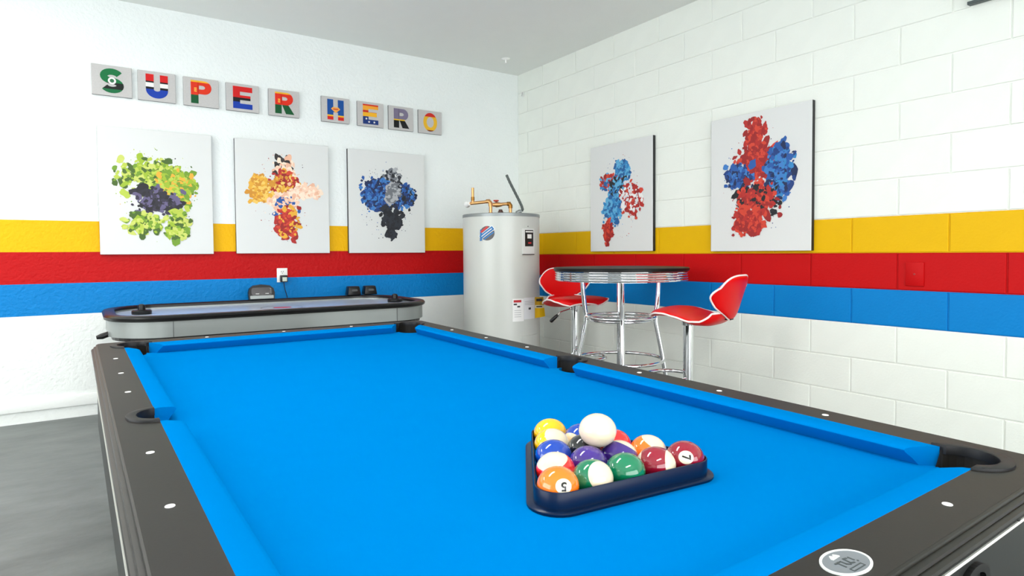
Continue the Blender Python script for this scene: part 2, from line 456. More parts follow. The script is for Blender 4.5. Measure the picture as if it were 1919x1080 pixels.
for pts in ([(-.016, .004), (-.008, .004)], [(-.012, .004), (-.012, -.006)], [(-.005, .004), (-.005, -.003), (-.001, -.006)], [(.008, .004), (.003, .005), (.002, -.005), (.007, -.006)], [(.012, .004), (.012, -.003)], [(.014, -.006), (.0145, -.0066)]):
    obj('badge_letter', stroke(pts, .0022), M_bmark, bd)
obj('badge_crest', stroke([(-.008, .012), (-.004, .016), (0, .012), (.003, .016), (.006, .012), (-.008, .0115)], .003), M_bwhite, bd)
obj('badge_banner', stroke([(-.013, -.011), (.011, -.011), (.011, -.016), (-.013, -.016), (-.013, -.011)], .0012), M_bmark, bd)

# ------------------------------------------------------------------ rack and balls
SP = .0666; BD = .0662; SQ = .875
e2 = Vector((cos(radians(-6.2)), sin(radians(-6.2)))) * SP; e1 = Vector((cos(radians(53.8)), sin(radians(53.8)))) * SP
P5 = Vector((-.1085, -.779))
A, Bp, Cp = P5, P5 + 4 * e2, P5 + 4 * e1
def tri_out(r, n=10):
    """rounded triangle at distance r round the three corner ball centres"""
    out = []
    cs = [A, Bp, Cp]
    for i, c in enumerate(cs):
        p, nx = cs[i - 1], cs[(i + 1) % 3]
        d0 = c - p; d1 = nx - c
        a0 = atan2(-d0.x, d0.y); a1 = atan2(-d1.x, d1.y)
        while a1 < a0: a1 += 2 * pi
        for k in range(n + 1):
            a = a0 + (a1 - a0) * k / n; out.append((c.x + r * cos(a), c.y + r * sin(a)))
    return out
M_rack = mat('rack_plastic', (1, 24, 54), .3, spec=.25)  # black plastic; the blue cloth's reflection is painted in as navy
rk = thing('ball_rack', 'black plastic triangle rack full of pool balls on the blue cloth', 'rack', tw((A.x + Bp.x + Cp.x) / 3, (A.y + Bp.y + Cp.y) / 3, BZD), TEUL)
RC = ((A.x + Bp.x + Cp.x) / 3, (A.y + Bp.y + Cp.y) / 3)
def loc2(l): return [(x - RC[0], y - RC[1]) for x, y in l]
def ringband(prof):
    bm = bmesh.new(); rings = [[bm.verts.new((x, y, z)) for x, y in loc2(tri_out(r))] for r, z in prof]
    n = len(rings[0]); m = len(rings)
    for i in range(m):
        a, b = rings[i], rings[(i + 1) % m]
        for k in range(n): bm.faces.new((a[k], a[(k + 1) % n], b[(k + 1) % n], b[k]))
    return bm
r0 = BD / 2 + .0012
obj('rack_wall', ringband([(r0, .0006), (r0, .0315), (r0 + .0008, .0325), (r0 + .0024, .0325), (r0 + .0032, .0315), (r0 + .0036, .004), (r0 + .0036, .0006)]), M_rack, rk, smooth=True)
obj('rack_flange', ringband([(r0 + .0030, .0006), (r0 + .0030, .0062), (r0 + .0125, .0058), (r0 + .0145, .0040), (r0 + .0145, .0006)]), M_rack, rk, smooth=True)

def ball_mat(name, c): return mat('ball_' + name, c, .08, coat=.6, spec=.6)
IV = (226, 211, 182)
BALLC = {1: (246, 186, 10), 2: (8, 62, 165), 3: (226, 32, 30), 4: (62, 34, 128), 5: (250, 120, 18), 6: (10, 116, 78), 7: (140, 14, 40), 8: (26, 28, 30)}
BNAME = {1: 'yellow', 2: 'blue', 3: 'red', 4: 'purple', 5: 'orange', 6: 'green', 7: 'maroon', 8: 'black'}
M_iv = ball_mat('ivory', IV); M_disc = ball_mat('disc', (232, 224, 202)); M_num = mat('ball_number', (22, 22, 22), .2)
def text_mesh(s):
    cu = bpy.data.curves.new('t', 'FONT'); cu.body = s; cu.align_x = 'CENTER'; cu.align_y = 'CENTER'; cu.size = 1; cu.resolution_u = 3; cu.offset = .03
    o = bpy.data.objects.new('t', cu); COL.objects.link(o); dg = bpy.context.evaluated_depsgraph_get(); dg.update()
    me = bpy.data.meshes.new_from_object(o.evaluated_get(dg)); bpy.data.objects.remove(o); bpy.data.curves.remove(cu)
    return me
def make_ball(num, i, j, label, cat='pool ball', group='pool balls in the rack', dirn=None, upv=None, pole=None, pos=None):
    """dirn: where the number faces (table frame), upv: top of the numeral, pole: stripe axis"""
    R = BD / 2
    c = pos if pos is not None else (P5 + i * e1 + j * e2)
    z = BZD + R * SQ + .0006 if pos is None else pos[2]
    sq = Matrix.Diagonal((1, 1, SQ))
    rnd = random.Random(num * 7 + 3)
    dirn = Vector(dirn or (rnd.uniform(-1, 1), rnd.uniform(.2, 1), rnd.uniform(-.8, .1))).normalized()
    if pole is None:
        up_ = Vector(upv or (0, 0, 1)); pole_v = (up_ - dirn * up_.dot(dirn)).normalized()
    else:
        pole_v = Vector(pole).normalized(); dirn = (dirn - pole_v * dirn.dot(pole_v)).normalized()
    xx = dirn.cross(pole_v); Rm = Matrix((xx, dirn, pole_v)).transposed()
    bm = bmesh.new(); segs, rings_ = 36, 24
    prof = [(R * sin(pi * k / rings_), -R * cos(pi * k / rings_)) for k in range(rings_ + 1)]
    prof[0] = (0, -R); prof[-1] = (0, R)
    lathe(bm, prof, segs)
    bmesh.ops.recalc_face_normals(bm, faces=bm.faces[:])
    for f in bm.faces:
        cz = f.calc_center_median().z
        f.material_index = 1 if (num > 8 and abs(cz) > R * .56) else 0
    for v in bm.verts: v.co = sq @ (Rm @ v.co)
    base = num if num <= 8 else num - 8
    mats = [ball_mat(BNAME[base], BALLC[base]) if num else M_iv, M_iv]
    wp = tw(c[0], c[1], z)
    o = obj('pool_ball' if num else 'cue_ball', bm, mats, None, smooth='all', loc=wp, rot=TEUL)
    tag(o, label, cat, group)
    if num:
        bm = bmesh.new(); a = .39
        prof = [(R * 1.0015 * sin(a * (1 - k / 5)), R * 1.0015 * cos(a * (1 - k / 5))) for k in range(6)]; prof[-1] = (0, R * 1.0015)
        lathe(bm, prof, 28)
        Q = Matrix((xx, pole_v, dirn)).transposed()
        for v in bm.verts: v.co = sq @ (Q @ v.co)
        d = obj('number_disc', bm, M_disc, o, smooth='all')
        me = text_mesh(str(num)); bm = bmesh.new(); bm.from_mesh(me); bpy.data.meshes.remove(me)
        for _ in range(4):
            bmesh.ops.triangulate(bm, faces=bm.faces[:])
            es = [e for e in bm.edges if e.calc_length() > .14]
            if es: bmesh.ops.subdivide_edges(bm, edges=es, cuts=1)
        bmesh.ops.triangulate(bm, faces=bm.faces[:])
        k = R * (.60 if num < 10 else .40)
        Q2 = Matrix((-xx, pole_v, dirn)).transposed()
        for v in bm.verts:
            p = Vector((v.co.x * k, v.co.y * k, 0)); p.z = sqrt(max(0, R * R - p.x ** 2 - p.y ** 2)); p = p.normalized() * R * 1.0045
            v.co = sq @ (Q2 @ p)
        obj('numeral', bm, M_num, d)
    return o
tocam = (TM.inverted() @ (CAM - tw(0, -.7, 0))).normalized()
rgt = Vector((tocam.y, -tocam.x, 0)).normalized() * -1       # image right in the table frame
upi = rgt.cross(tocam) * -1
if upi.z < 0: upi = -upi
if (TM @ rgt).dot(RT) < 0: rgt = -rgt
def scr(a, b, c): return rgt * a + upi * b + tocam * c
LB = {1: 'solid yellow pool ball in the rack corner beside the yellow striped ball', 9: 'yellow striped pool ball between the solid yellow and solid blue balls',
      2: 'solid blue pool ball between the yellow striped and red striped balls', 11: 'red striped pool ball beside the orange five ball', 5: 'solid orange pool ball showing number 5 at the rack corner',
      10: 'blue striped pool ball between the solid yellow and solid red balls', 8: 'solid black pool ball partly under the cue ball', 4: 'solid purple pool ball in the middle of the rack',
      14: 'green striped pool ball between the orange five and solid green balls', 3: 'solid red pool ball between the blue striped and orange striped balls', 12: 'purple striped pool ball touching the solid purple and solid green balls',
      6: 'solid green pool ball between the green striped and maroon striped balls', 13: 'orange striped pool ball between the solid red and solid maroon balls', 15: 'maroon striped pool ball beside the solid maroon seven ball',
      7: 'solid maroon pool ball showing number 7 at the rack corner'}
LAT = {0: [5, 11, 2, 9, 1], 1: [14, 4, 8, 10], 2: [6, 12, 3], 3: [15, 13], 4: [7]}
ORI = {5: dict(dirn=scr(.30, .06, .95), upv=scr(.05, -1, 0)), 7: dict(dirn=scr(-.10, .06, .98), upv=scr(1, .05, 0)),
       14: dict(dirn=scr(-.15, -.85, .5), pole=scr(.62, .22, .75)), 15: dict(dirn=scr(.05, -.95, .1), pole=scr(.95, .05, .30)),
       11: dict(dirn=scr(-.3, -.8, .5), pole=scr(-.28, .78, .55)), 9: dict(dirn=scr(.1, -.6, -.8), pole=scr(.50, .60, .62)),
       13: dict(dirn=scr(-.3, -.5, -.8), pole=scr(.50, .78, .35)), 12: dict(dirn=scr(0, -.5, -.9), pole=scr(.45, .85, -.22)),
       10: dict(dirn=scr(.3, .3, -.9), pole=scr(-.6, -.5, .62)), 8: dict(dirn=scr(-.75, -.50, .40), upv=scr(0, 1, 0)), 3: dict(dirn=scr(-.75, .35, .2), upv=scr(0, 1, 0)),
       4: dict(dirn=scr(.1, -.9, -.5), upv=scr(0, 0, 1)), 6: dict(dirn=scr(0, -.6, -.8)), 1: dict(dirn=scr(-.2, .5, -.9)), 2: dict(dirn=scr(.2, -.5, -.9))}
for j, lst in LAT.items():
    for i, n in enumerate(lst): make_ball(n, i, j, LB[n], **ORI.get(n, {}))
hc = [P5 + i * e1 + j * e2 for i, j in ((1, 1), (2, 1), (1, 2))]
hx = sum((h.x for h in hc)) / 3; hy = sum((h.y for h in hc)) / 3
cz = BZD + BD / 2 * SQ + sqrt(BD ** 2 - (SP / sqrt(3)) ** 2) * SQ + .001
make_ball(0, 0, 0, 'plain ivory white cue ball resting on top of the racked balls', 'cue ball', None, pos=Vector((hx, hy, cz)))

# ------------------------------------------------------------------ air hockey table
M_silver = mat('hockey_silver_panel', (146, 152, 150), .32, .35, var=.03)
M_field = mat('hockey_field', (190, 204, 226), .25, coat=.2)
HX0, HX1, HY0, HY1, HZ = -3.26, -1.40, -1.09, -.12, .70
hcx, hcy = (HX0 + HX1) / 2, (HY0 + HY1) / 2
ht = thing('air_hockey_table', 'silver air hockey table with black rail and rounded ends against the striped wall', 'game table', (hcx, hcy, fz(hcy)))
hb = fz(hcy)
hl, hw = (HX1 - HX0) / 2, (HY1 - HY0) / 2
CR = .30
def hring(d, n=10): return rrect(-hl + d, hl - d, -hw + d, hw - d, CR - d, n)
def hsweep(prof, close=True):
    bm = bmesh.new(); rings = [[bm.verts.new((x, y, z - hb)) for x, y in hring(d)] for d, z in prof]
    n = len(rings[0]); m = len(rings)
    for i in range(m if close else m - 1):
        a, b = rings[i], rings[(i + 1) % m]
        for k in range(n): bm.faces.new((a[k], a[(k + 1) % n], b[(k + 1) % n], b[k]))
    return bm
obj('top_rail', hsweep([(.012, HZ - .032), (0, HZ - .026), (-.003, HZ - .012), (.004, HZ - .003), (.014, HZ), (.050, HZ), (.058, HZ - .006), (.060, HZ - .030)]), M_black, ht, smooth=True)
obj('inner_wall', hsweep([(.058, HZ - .02), (.062, HZ - .02), (.062, HZ - .045), (.058, HZ - .045)]), M_silver, ht)
fl = obj('playfield', prism(bmesh.new(), hring(.05), HZ - .06 - hb, HZ - .028 - hb), M_field, ht)
def disc_ring(cx, cy, ro, ri, z0, z1, n=40, ey=1.0):
    o = [(cx + ro * cos(2 * pi * i / n), cy + ey * ro * sin(2 * pi * i / n)) for i in range(n)]
    h = [[(cx + ri * cos(2 * pi * i / n), cy + ey * ri * sin(2 * pi * i / n)) for i in range(n)][::-1]] if ri else []
    return prism(bmesh.new(), o, z0, z1, h)
zf = HZ - .028 - hb
obj('centre_spot', disc_ring(.04, 0, .055, 0, zf, zf + .0006), mat('hockey_red', (196, 40, 60), .3), fl)
obj('centre_ring', disc_ring(.04, 0, .135, .128, zf, zf + .0006), mat('hockey_mark', (60, 70, 90), .3), fl)
# apron panels: two long, two curved ends
def panel(lo, hi, name):
    """outer wall strip between indices of the offset outline"""
    pts_o, pts_i = hring(.016, 14), hring(.032, 14)
    n = len(pts_o); idx = [k % n for k in range(lo, hi + 1)]
    po = [pts_o[k] for k in idx]; pi_ = [pts_i[k] for k in idx]
    return obj(name, prism(bmesh.new(), po + pi_[::-1], .585 - hb, HZ - .028 - hb), M_silver, ht, smooth=True)
nA = 15
panel(nA - 1, nA, 'long_panel'); panel(3 * nA - 1, 3 * nA, 'long_panel')
panel(nA, 3 * nA - 1, 'curved_end_panel'); panel(3 * nA, 4 * nA + nA - 1, 'curved_end_panel')
for sx in (-1, 1):
    for sy in (-1, 1):
        x, y = sx * (hl - CR), sy * (hw - .0155)
        obj('seam_strip', box(x - .002, x + .002, y - .002, y + .002, .585 - hb, HZ - .028 - hb), mat('seam', (205, 208, 206) if sx > 0 else (90, 94, 94), .4), ht)
obj('cabinet', prism(bmesh.new(), hring(.034), .565 - hb, HZ - .061 - hb), M_black, ht)
for sx in (-1, 1):
    for sy in (-1, 1):
        bm = bmesh.new(); bx(bm, sx * (hl - .30) - .06, sx * (hl - .30) + .06, sy * (hw - .14) - .06, sy * (hw - .14) + .06, 0, .57 - hb, .01)
        for v in bm.verts: v.co.z += (fz(hcy + v.co.y) - hb) * (1 if v.co.z < .1 else 0)
        obj('leg', bm, M_black, ht)
# goal knob poking out at the left end
obj('cabinet_handle', tube(bmesh.new(), [(-hl + .035, -.2, .60 - hb), (-hl - .01, -.2, .585 - hb), (-hl - .035, -.2, .580 - hb)], [.014, .016, .009], 12), M_black, ht, smooth=True)
# score unit on the back rail
su = obj('score_unit', prism(bmesh.new(), [(-.085, 0), (.085, 0), (.088, .045), (.080, .075), (.055, .095), (0, .102), (-.055, .095), (-.080, .075), (-.088, .045)], -.012, .022,
         axes=lambda u, v, w: Vector((u - .0, hw - .035 + w + v * .12, v + HZ + .002 - hb))), M_black, ht, smooth=False)
su.location = (.012, 0, 0)
scr_m = mat('score_screen', (34, 26, 26), .15)
obj('screen', prism(bmesh.new(), rrect(-.068, .068, .028, .082, .015), -.0135, -.012, axes=lambda u, v, w: Vector((u, hw - .035 + w + v * .12, v + HZ + .002 - hb))), scr_m, su)
for k in (-.03, .035):
    obj('score_light', prism(bmesh.new(), rrect(k - .012, k + .012, .036, .041, .002, 2), -.0145, -.0135, axes=lambda u, v, w: Vector((u, hw - .035 + w + v * .12, v + HZ + .002 - hb))), mat('score_light', (190, 190, 186), .4), su)
for k in range(3):
    obj('score_button', prism(bmesh.new(), rrect(.055, .063, .045 + k * .012, .051 + k * .012, .002, 2), -.0145, -.0135, axes=lambda u, v, w: Vector((u, hw - .035 + w + v * .12, v + HZ + .002 - hb))), mat('score_button', (120, 120, 118), .4), su)
obj('score_base', prism(bmesh.new(), rrect(-.078, .078, .004, .026, .004, 2), -.016, -.012, axes=lambda u, v, w: Vector((u, hw - .035 + w + v * .12, v + HZ + .002 - hb))), M_silver, su)
# strikers on the field
def striker(x, y, label):
    t = thing('striker', label, 'striker', (x, y, HZ - .0275), group='air hockey strikers')
    obj('striker_base', lathe(bmesh.new(), [(0, 0), (.050, 0), (.052, .004), (.052, .018), (.046, .024), (.030, .023), (.024, .026), (0, .026)], 32), M_black, t, smooth=True)
    obj('grip', lathe(bmesh.new(), [(0, .02), (.022, .02), (.019, .034), (.021, .044), (.017, .054), (.008, .058), (0, .0585)], 24), M_black, t, smooth=True)
striker(-3.070, -.555, 'round black striker at the air hockey end away from the water heater')
striker(-1.525, -.64, 'round black striker at the air hockey end by the water heater')
def cup(x, y, label):
    t = thing('tapered_cup', label, 'cup', (x, y, HZ + .0008), group='tapered black cups on the air hockey rail')
    bm = bmesh.new(); lathe(bm, [(0, 0), (.070, 0), (.072, .006), (.060, .062), (.056, .068), (0, .068)], 4)
    bmesh.ops.rotate(bm, verts=bm.verts, cent=(0, 0, 0), matrix=Matrix.Rotation(pi / 4, 3, 'Z'))
    for v in bm.verts: v.co.y *= .75
    bmesh.ops.bevel(bm, geom=[e for e in bm.edges if len(e.link_faces) == 2 and e.calc_face_angle(0) > .5], offset=.006, segments=2, profile=.5, affect='EDGES')
    obj('cup_body', bm, M_black, t, smooth=True)
    obj('cup_patch', prism(bmesh.new(), rrect(-.022, .022, .030, .046, .004, 3), -.0405, -.037, axes=lambda u, v, w: Vector((u, w + (v - .03) * .12, v))), mat('cup_gloss', (70, 72, 74), .1), t)  # paler glossy patch on the front of the cup
cup(-1.655, -.155, 'black tapered plastic cup on the air hockey rail, nearer the score unit')
cup(-1.525, -.155, 'black tapered plastic cup on the air hockey rail, nearer the water heater')

# ------------------------------------------------------------------ wall outlet, plug and cord
ot = thing('wall_outlet', 'white wall outlet on the red and blue stripes above the air hockey table', 'outlet', (-2.138, -.001, .862))
obj('cover_plate', box(-.038, .038, -.006, 0, -.052, .052, .003), M_white_pl, ot, smooth=True)
for dz in (.022, -.022):
    s = obj('socket', prism(bmesh.new(), rrect(-.017, .017, dz - .016, dz + .016, .006, 4), -.0085, -.0055, axes=lambda u, v, w: Vector((u, w, v))), M_white_pl, ot)
    for dx in (-.0065, .0065): obj('slot', box(dx - .0015, dx + .0015, -.0095, -.0083, dz, dz + .009), M_black, s)
    obj('ground_hole', prism(bmesh.new(), [(.003 * cos(i * pi / 5), dz - .007 + .003 * sin(i * pi / 5)) for i in range(10)], -.0095, -.0083, axes=lambda u, v, w: Vector((u, w, v))), M_black, s)
pa = thing('power_adapter', 'black plug adapter with pale label in the lower socket of the outlet', 'plug', (-2.134, -.010, .838))
obj('adapter_body', box(-.024, .024, -.040, 0, -.026, .024, .004), M_black, pa, smooth=True)
obj('adapter_label', box(-.014, .018, -.0412, -.0398, -.020, .010), mat('adapter_label', (196, 206, 190), .5), pa)
pts = [(0.0, -.02, -.026), (.002, -.022, -.05), (.008, -.022, -.085), (.016, -.024, -.115), (.022, -.03, -.15), (.02, -.03, -.19), (.016, -.025, -.24)]
obj('cord', tube(bmesh.new(), pts, .0028, 8), M_black, pa, smooth=True)

# ------------------------------------------------------------------ water heater
HC = Vector((-.72, -.80)); HR = .290; hfz = fz(HC.y); HTOP = 1.304
wh = thing('water_heater', 'tall pale grey cylindrical water heater with copper pipes in the room corner', 'water heater', (HC.x, HC.y, hfz))
M_tank = mat('heater_enamel', (196, 199, 193), .28, var=.02, spec=.5)
M_lid = mat('heater_lid', (140, 146, 146), .35, .4)
M_cop = mat('copper', (214, 160, 104), .32, .85, var=.1, vscale=40)
M_brass = mat('brass', (150, 104, 44), .35, .8)
top = HTOP - hfz
tank = obj('tank', lathe(bmesh.new(), [(0, 0), (HR - .01, 0), (HR, .01), (HR, top - .022), (0, top - .022)], 72), M_tank, wh, smooth=True)
obj('lid', lathe(bmesh.new(), [(HR - .01, top - .024), (HR + .003, top - .024), (HR + .003, top - .004), (HR - .002, top), (0, top + .006)], 72), M_lid, wh, smooth=True)
vdir = Vector((CAM.x - HC.x, CAM.y - HC.y)).normalized()          # towards the viewer
vrt = Vector((-vdir.y, vdir.x))
a_view = atan2(vdir.y, vdir.x)
def cyl(deg, z, r=HR): a = a_view + radians(deg); return Vector((r * cos(a), r * sin(a), z - hfz))
def patch(name, d0, d1, z0, z1, m, parent, t=.0012, lift=0., n=None, shape=None):
    """curved sticker on the tank"""
    n = n or max(2, int(abs(d1 - d0) / 4)); bm = bmesh.new(); g = []
    for lay in (lift, lift + t):
        g.append([[bm.verts.new(cyl(d0 + (d1 - d0) * i / n, z, HR + lay)) for z in (z0, z1)] for i in range(n + 1)])
    for i in range(n):
        bm.faces.new((g[1][i][0], g[1][i + 1][0], g[1][i + 1][1], g[1][i][1]))
        for k in (0, 1): bm.faces.new((g[0][i][k], g[0][i + 1][k], g[1][i + 1][k], g[1][i][k]))
    for i in (0, n): bm.faces.new((g[0][i][0], g[0][i][1], g[1][i][1], g[1][i][0]))
    return obj(name, bm, m, parent)
def zpx(v, r=.0): return 1.0121 + (4.72 - .28 + r) * ((512.55 - v) / 1164 - .0323)
# control cover on the right of the tank
cp = patch('control_cover', 31, 53, zpx(477), zpx(428), mat('cover_white', (214, 216, 212), .4), wh, .012)
patch('control_label', 34.5, 50.5, zpx(462), zpx(431), M_black, cp, .001, .012)
M_tw = mat('print_white', (232, 232, 228), .5); M_tr = mat('print_red', (190, 40, 44), .5); M_tk = mat('print_black', (40, 40, 42), .5); M_tb = mat('print_blue', (40, 110, 170), .5)
patch('label_print', 35.5, 49.5, zpx(435.5), zpx(433), M_tw, cp, .0006, .013)
patch('label_print', 38.5, 46.5, zpx(447), zpx(439), M_tw, cp, .0006, .013)
patch('label_print', 40, 46, zpx(457), zpx(454), M_tr, cp, .0006, .013)
patch('cover_lip', 31, 53, zpx(478), zpx(476.5), M_tk, cp, .013)
obj('screw', lathe(bmesh.new(), [(.004, 0), (.004, .001), (0, .0015)], 10), M_tk, cp)
o = cp.children[-1]; o.matrix_local = Matrix.Translation(cyl(42, zpx(424), HR)) @ Vector((cos(a_view + radians(42)), sin(a_view + radians(42)), 0)).to_track_quat('Z', 'Y').to_matrix().to_4x4()
# maker's round sticker: dark disc with slanted blue and red bands
def blob(name, poly, m, parent, lift):
    """polygon in (deg, z) wrapped on the tank"""
    bm = bmesh.new(); tris = tessellate_polygon([[Vector((p[0], p[1] * 100, 0)) for p in poly]])
    vs = [bm.verts.new((d, z * 100, 0)) for d, z in poly]
    for t in tris: bm.faces.new([vs[i] for i in t])
    bmesh.ops.recalc_face_normals(bm, faces=bm.faces[:])
    if bm.faces[:][0].normal.z < 0: bmesh.ops.reverse_faces(bm, faces=bm.faces[:])
    bmesh.ops.subdivide_edges(bm, edges=bm.edges[:], cuts=5, use_grid_fill=True)
    for v in bm.verts: v.co = cyl(v.co.x, v.co.y / 100, HR + lift)
    return obj(name, bm, m, parent, recalc=False)
zc_ = zpx(437)
ld, lz = -20.5, .052
bs = blob('maker_sticker', [(ld + 11 * cos(2 * pi * i / 28), zc_ + lz * sin(2 * pi * i / 28)) for i in range(28)], mat('sticker_dark', (74, 70, 70), .35), wh, .001)
def band(off, w, l, m, lift):
    q = []
    for s, t in ((-1, -1), (1, -1), (1, 1), (-1, 1)):
        u = s * l; v = off + t * w
        q.append((ld + (u * .80 - v * .60) * 11, zc_ + (u * .60 + v * .80) * lz))
    return blob('sticker_band', q, m, bs, lift)
band(.12, .34, 1.20, M_tw, .0016); band(.12, .27, 1.12, M_tb, .0022); band(.12, .05, .9, M_tw, .0028); band(.66, .13, .62, M_tr, .0022); band(-.42, .10, .8, M_tb, .0022)
blob('sticker_edge', [(ld - 11, zc_ + lz * .5), (ld - 11.5, zc_ - lz * 1.05), (ld - 8, zc_ - lz * 1.0), (ld - 7, zc_ - lz * .5), (ld - 8.5, zc_ + lz * .6)], M_tb, bs, .0018)
# paper notices
nl = patch('notice', 15.5, 33, zpx(604), zpx(561), mat('notice_paper', (234, 234, 232), .6), wh)
patch('notice_print', 17, 29, zpx(568), zpx(563.5), M_tr, nl, .0006, .0012)
patch('notice_print', 17, 22, zpx(573), zpx(570), M_tk, nl, .0006, .0012); patch('notice_print', 22.5, 27, zpx(577.5), zpx(574.5), M_tk, nl, .0006, .0012)
for k in range(4): patch('notice_print', 18, 28.5, zpx(583.6 + 4 * k), zpx(582.6 + 4 * k), mat('print_grey', (176, 178, 178), .6), nl, .0006, .0012)
n2 = patch('notice', 33.6, 56, zpx(601), zpx(560), mat('notice_paper2', (222, 224, 226), .6), wh)
patch('notice_print', 42, 47, zpx(583), zpx(579), M_tk, n2, .0006, .0012)
for k in range(3): patch('notice_print', 35, 54, zpx(567.6 + 3 * k), zpx(566.6 + 3 * k), mat('print_grey', (176, 178, 178), .6), n2, .0006, .0012)
# yellow energy tag hanging off the side
bm = bmesh.new(); c0 = cyl(57, 1, HR + .002); c1 = c0 + Vector((vrt.x, vrt.y, 0)) * .062 + Vector((vdir.x, vdir.y, 0)) * -.005
if (TM @ Vector((0, 0, 1))).z and Vector((vrt.x, vrt.y, 0)).dot(RT) < 0:
    c1 = c0 - Vector((vrt.x, vrt.y, 0)) * .062
zt0, zt1 = zpx(598, .1) - hfz, zpx(558, .1) - hfz
g = []
for i in range(5):
    s = i / 4; p = c0.lerp(c1, s); bend = Vector((vdir.x, vdir.y, 0)) * .012 * sin(pi * s)
    g.append([Vector((p.x + bend.x, p.y + bend.y, zt0 + (zt1 - zt0) * k / 5 + .012 * s * (1 - k / 5))) + (c1 - c0) * (.22 * s * (1 - k / 5)) for k in range(6)])
vv = [[bm.verts.new(p) for p in r] for r in g]
for i in range(4):
    for k in range(5): bm.faces.new((vv[i][k], vv[i + 1][k], vv[i + 1][k + 1], vv[i][k + 1]))
bmesh.ops.solidify(bm, geom=bm.faces[:], thickness=.0012)
yt = obj('energy_tag', bm, zone_mat('tag_yellow', [(0, (232, 190, 20)), (zt0 + (zt1 - zt0) * .48, (232, 226, 196)), (zt0 + (zt1 - zt0) * .62, (206, 164, 40))], .5), wh)
for a, b in ((.80, .92), (.52, .58)):
    bm = bmesh.new(); p0 = c0.lerp(c1, .15); p1 = c0.lerp(c1, .85); o_ = Vector((vdir.x, vdir.y, 0)) * .0135
    q = [p0 + o_, p1 + o_]
    f = [bm.verts.new((q[0].x, q[0].y, zt0 + (zt1 - zt0) * a)), bm.verts.new((q[1].x, q[1].y, zt0 + (zt1 - zt0) * a)), bm.verts.new((q[1].x, q[1].y, zt0 + (zt1 - zt0) * b)), bm.verts.new((q[0].x, q[0].y, zt0 + (zt1 - zt0) * b))]
    bm.faces.new(f); bmesh.ops.solidify(bm, geom=bm.faces[:], thickness=.0008)
    obj('tag_print', bm, M_tk, yt)
# lower element cover
patch('element_cover', 28, 60, zpx(690), zpx(632), M_tank, wh, .012)
# pipework on the lid, positions across the view (px offset -> metres)
def lidp(u, back=0., z=0.):
    s = (u - 939.5) / 1164 * (4.72 + back)
    p = Vector((RT.x, RT.y)).normalized() * s - vdir * back
    return Vector((p.x, p.y, top + z))
pw = obj('hot_pipe', tube(bmesh.new(), [lidp(920, .05, 0), lidp(920, .05, .075), lidp(919.6, .05, .095), lidp(917, .06, .108), lidp(905, .07, .103), lidp(885, .08, .096), lidp(880, .10, .096)], .0125, 12), M_cop, wh, smooth=True)
obj('pipe_collar', tube(bmesh.new(), [lidp(920, .05, -.002), lidp(920, .05, .022)], .018, 12), M_brass, pw, smooth=True)
obj('pipe_elbow', tube(bmesh.new(), [lidp(919.8, .05, .07), lidp(919.6, .05, .095), lidp(917, .06, .110), lidp(912, .065, .108)], .0165, 12), M_cop, pw, smooth=True)
obj('relief_stub', tube(bmesh.new(), [lidp(886.7, .08, .097), lidp(886.7, .08, .215)], .0105, 12), M_cop, pw, smooth=True)
obj('stub_collar', tube(bmesh.new(), [lidp(886.7, .08, .115), lidp(886.7, .08, .145)], .0135, 12), M_brass, pw, smooth=True)
obj('wall_flange', tube(bmesh.new(), [lidp(880, .08, .095), lidp(876, .12, .090)], [.016, .026], 16), M_white_pl, pw, smooth=True)
cpz = .082
cl = obj('cold_pipe', tube(bmesh.new(), [lidp(957, .05, 0), lidp(957, .05, cpz - .012), lidp(956.2, .05, cpz + .002), lidp(953, .05, cpz + .006), lidp(924, .055, cpz)], .012, 12), M_cop, wh, smooth=True)
obj('pipe_collar', tube(bmesh.new(), [lidp(957, .05, -.002), lidp(957, .05, .016)], .0165, 12), M_brass, cl, smooth=True)
obj('pipe_elbow', tube(bmesh.new(), [lidp(957, .05, cpz - .028), lidp(956.9, .05, cpz - .006), lidp(955.5, .05, cpz + .006), lidp(950.5, .05, cpz + .005)], .0165, 12), M_brass, cl, smooth=True)
obj('valve_body', tube(bmesh.new(), [lidp(924, .05, cpz), lidp(928, .05, cpz), lidp(930.5, .05, cpz), lidp(936, .05, cpz), lidp(941, .05, cpz)], [.015, .017, .021, .018, .013], 12), M_cop, cl, smooth=True)
vh = lidp(930.3, .05, cpz + .030)
obj('valve_handle', lathe(bmesh.new(), [(0, vh.z - .008), (.012, vh.z - .008), (.022, vh.z - .002), (.020, vh.z + .005), (0, vh.z + .006)], 16, vh.x, vh.y), mat('valve_red', (184, 60, 44), .4), cl, smooth=True)
rv = lidp(938.5, -.04, 0)
obj('relief_cap', lathe(bmesh.new(), [(.021, rv.z - .002), (.021, rv.z + .022), (.016, rv.z + .026), (.014, rv.z + .038), (0, rv.z + .04)], 12, rv.x, rv.y), mat('relief_brown', (74, 44, 36), .4), wh, smooth=True)
hs = [lidp(970, .10, .006), lidp(970.5, .10, .024), lidp(974, .10, .032), lidp(978, .10, .034), lidp(979.8, .10, .048), lidp(978, .10, .075), lidp(973, .10, .12), lidp(965, .10, .185), lidp(956, .10, .26), lidp(950, .10, .315)]
rib = []
for a, b in zip(hs[3:], hs[4:]):
    for k in range(5): rib.append(a.lerp(b, k / 5))
rib.append(hs[-1])
M_conduit = mat('conduit_grey', (74, 82, 80), .45)
fc = obj('flex_conduit', tube(bmesh.new(), rib, [.0098 + .0012 * (i % 2) for i in range(len(rib))], 12), M_conduit, wh, smooth=True)
obj('conduit_connector', tube(bmesh.new(), hs[:4], [.016, .018, .016, .013], 12), M_lid, fc, smooth=True)

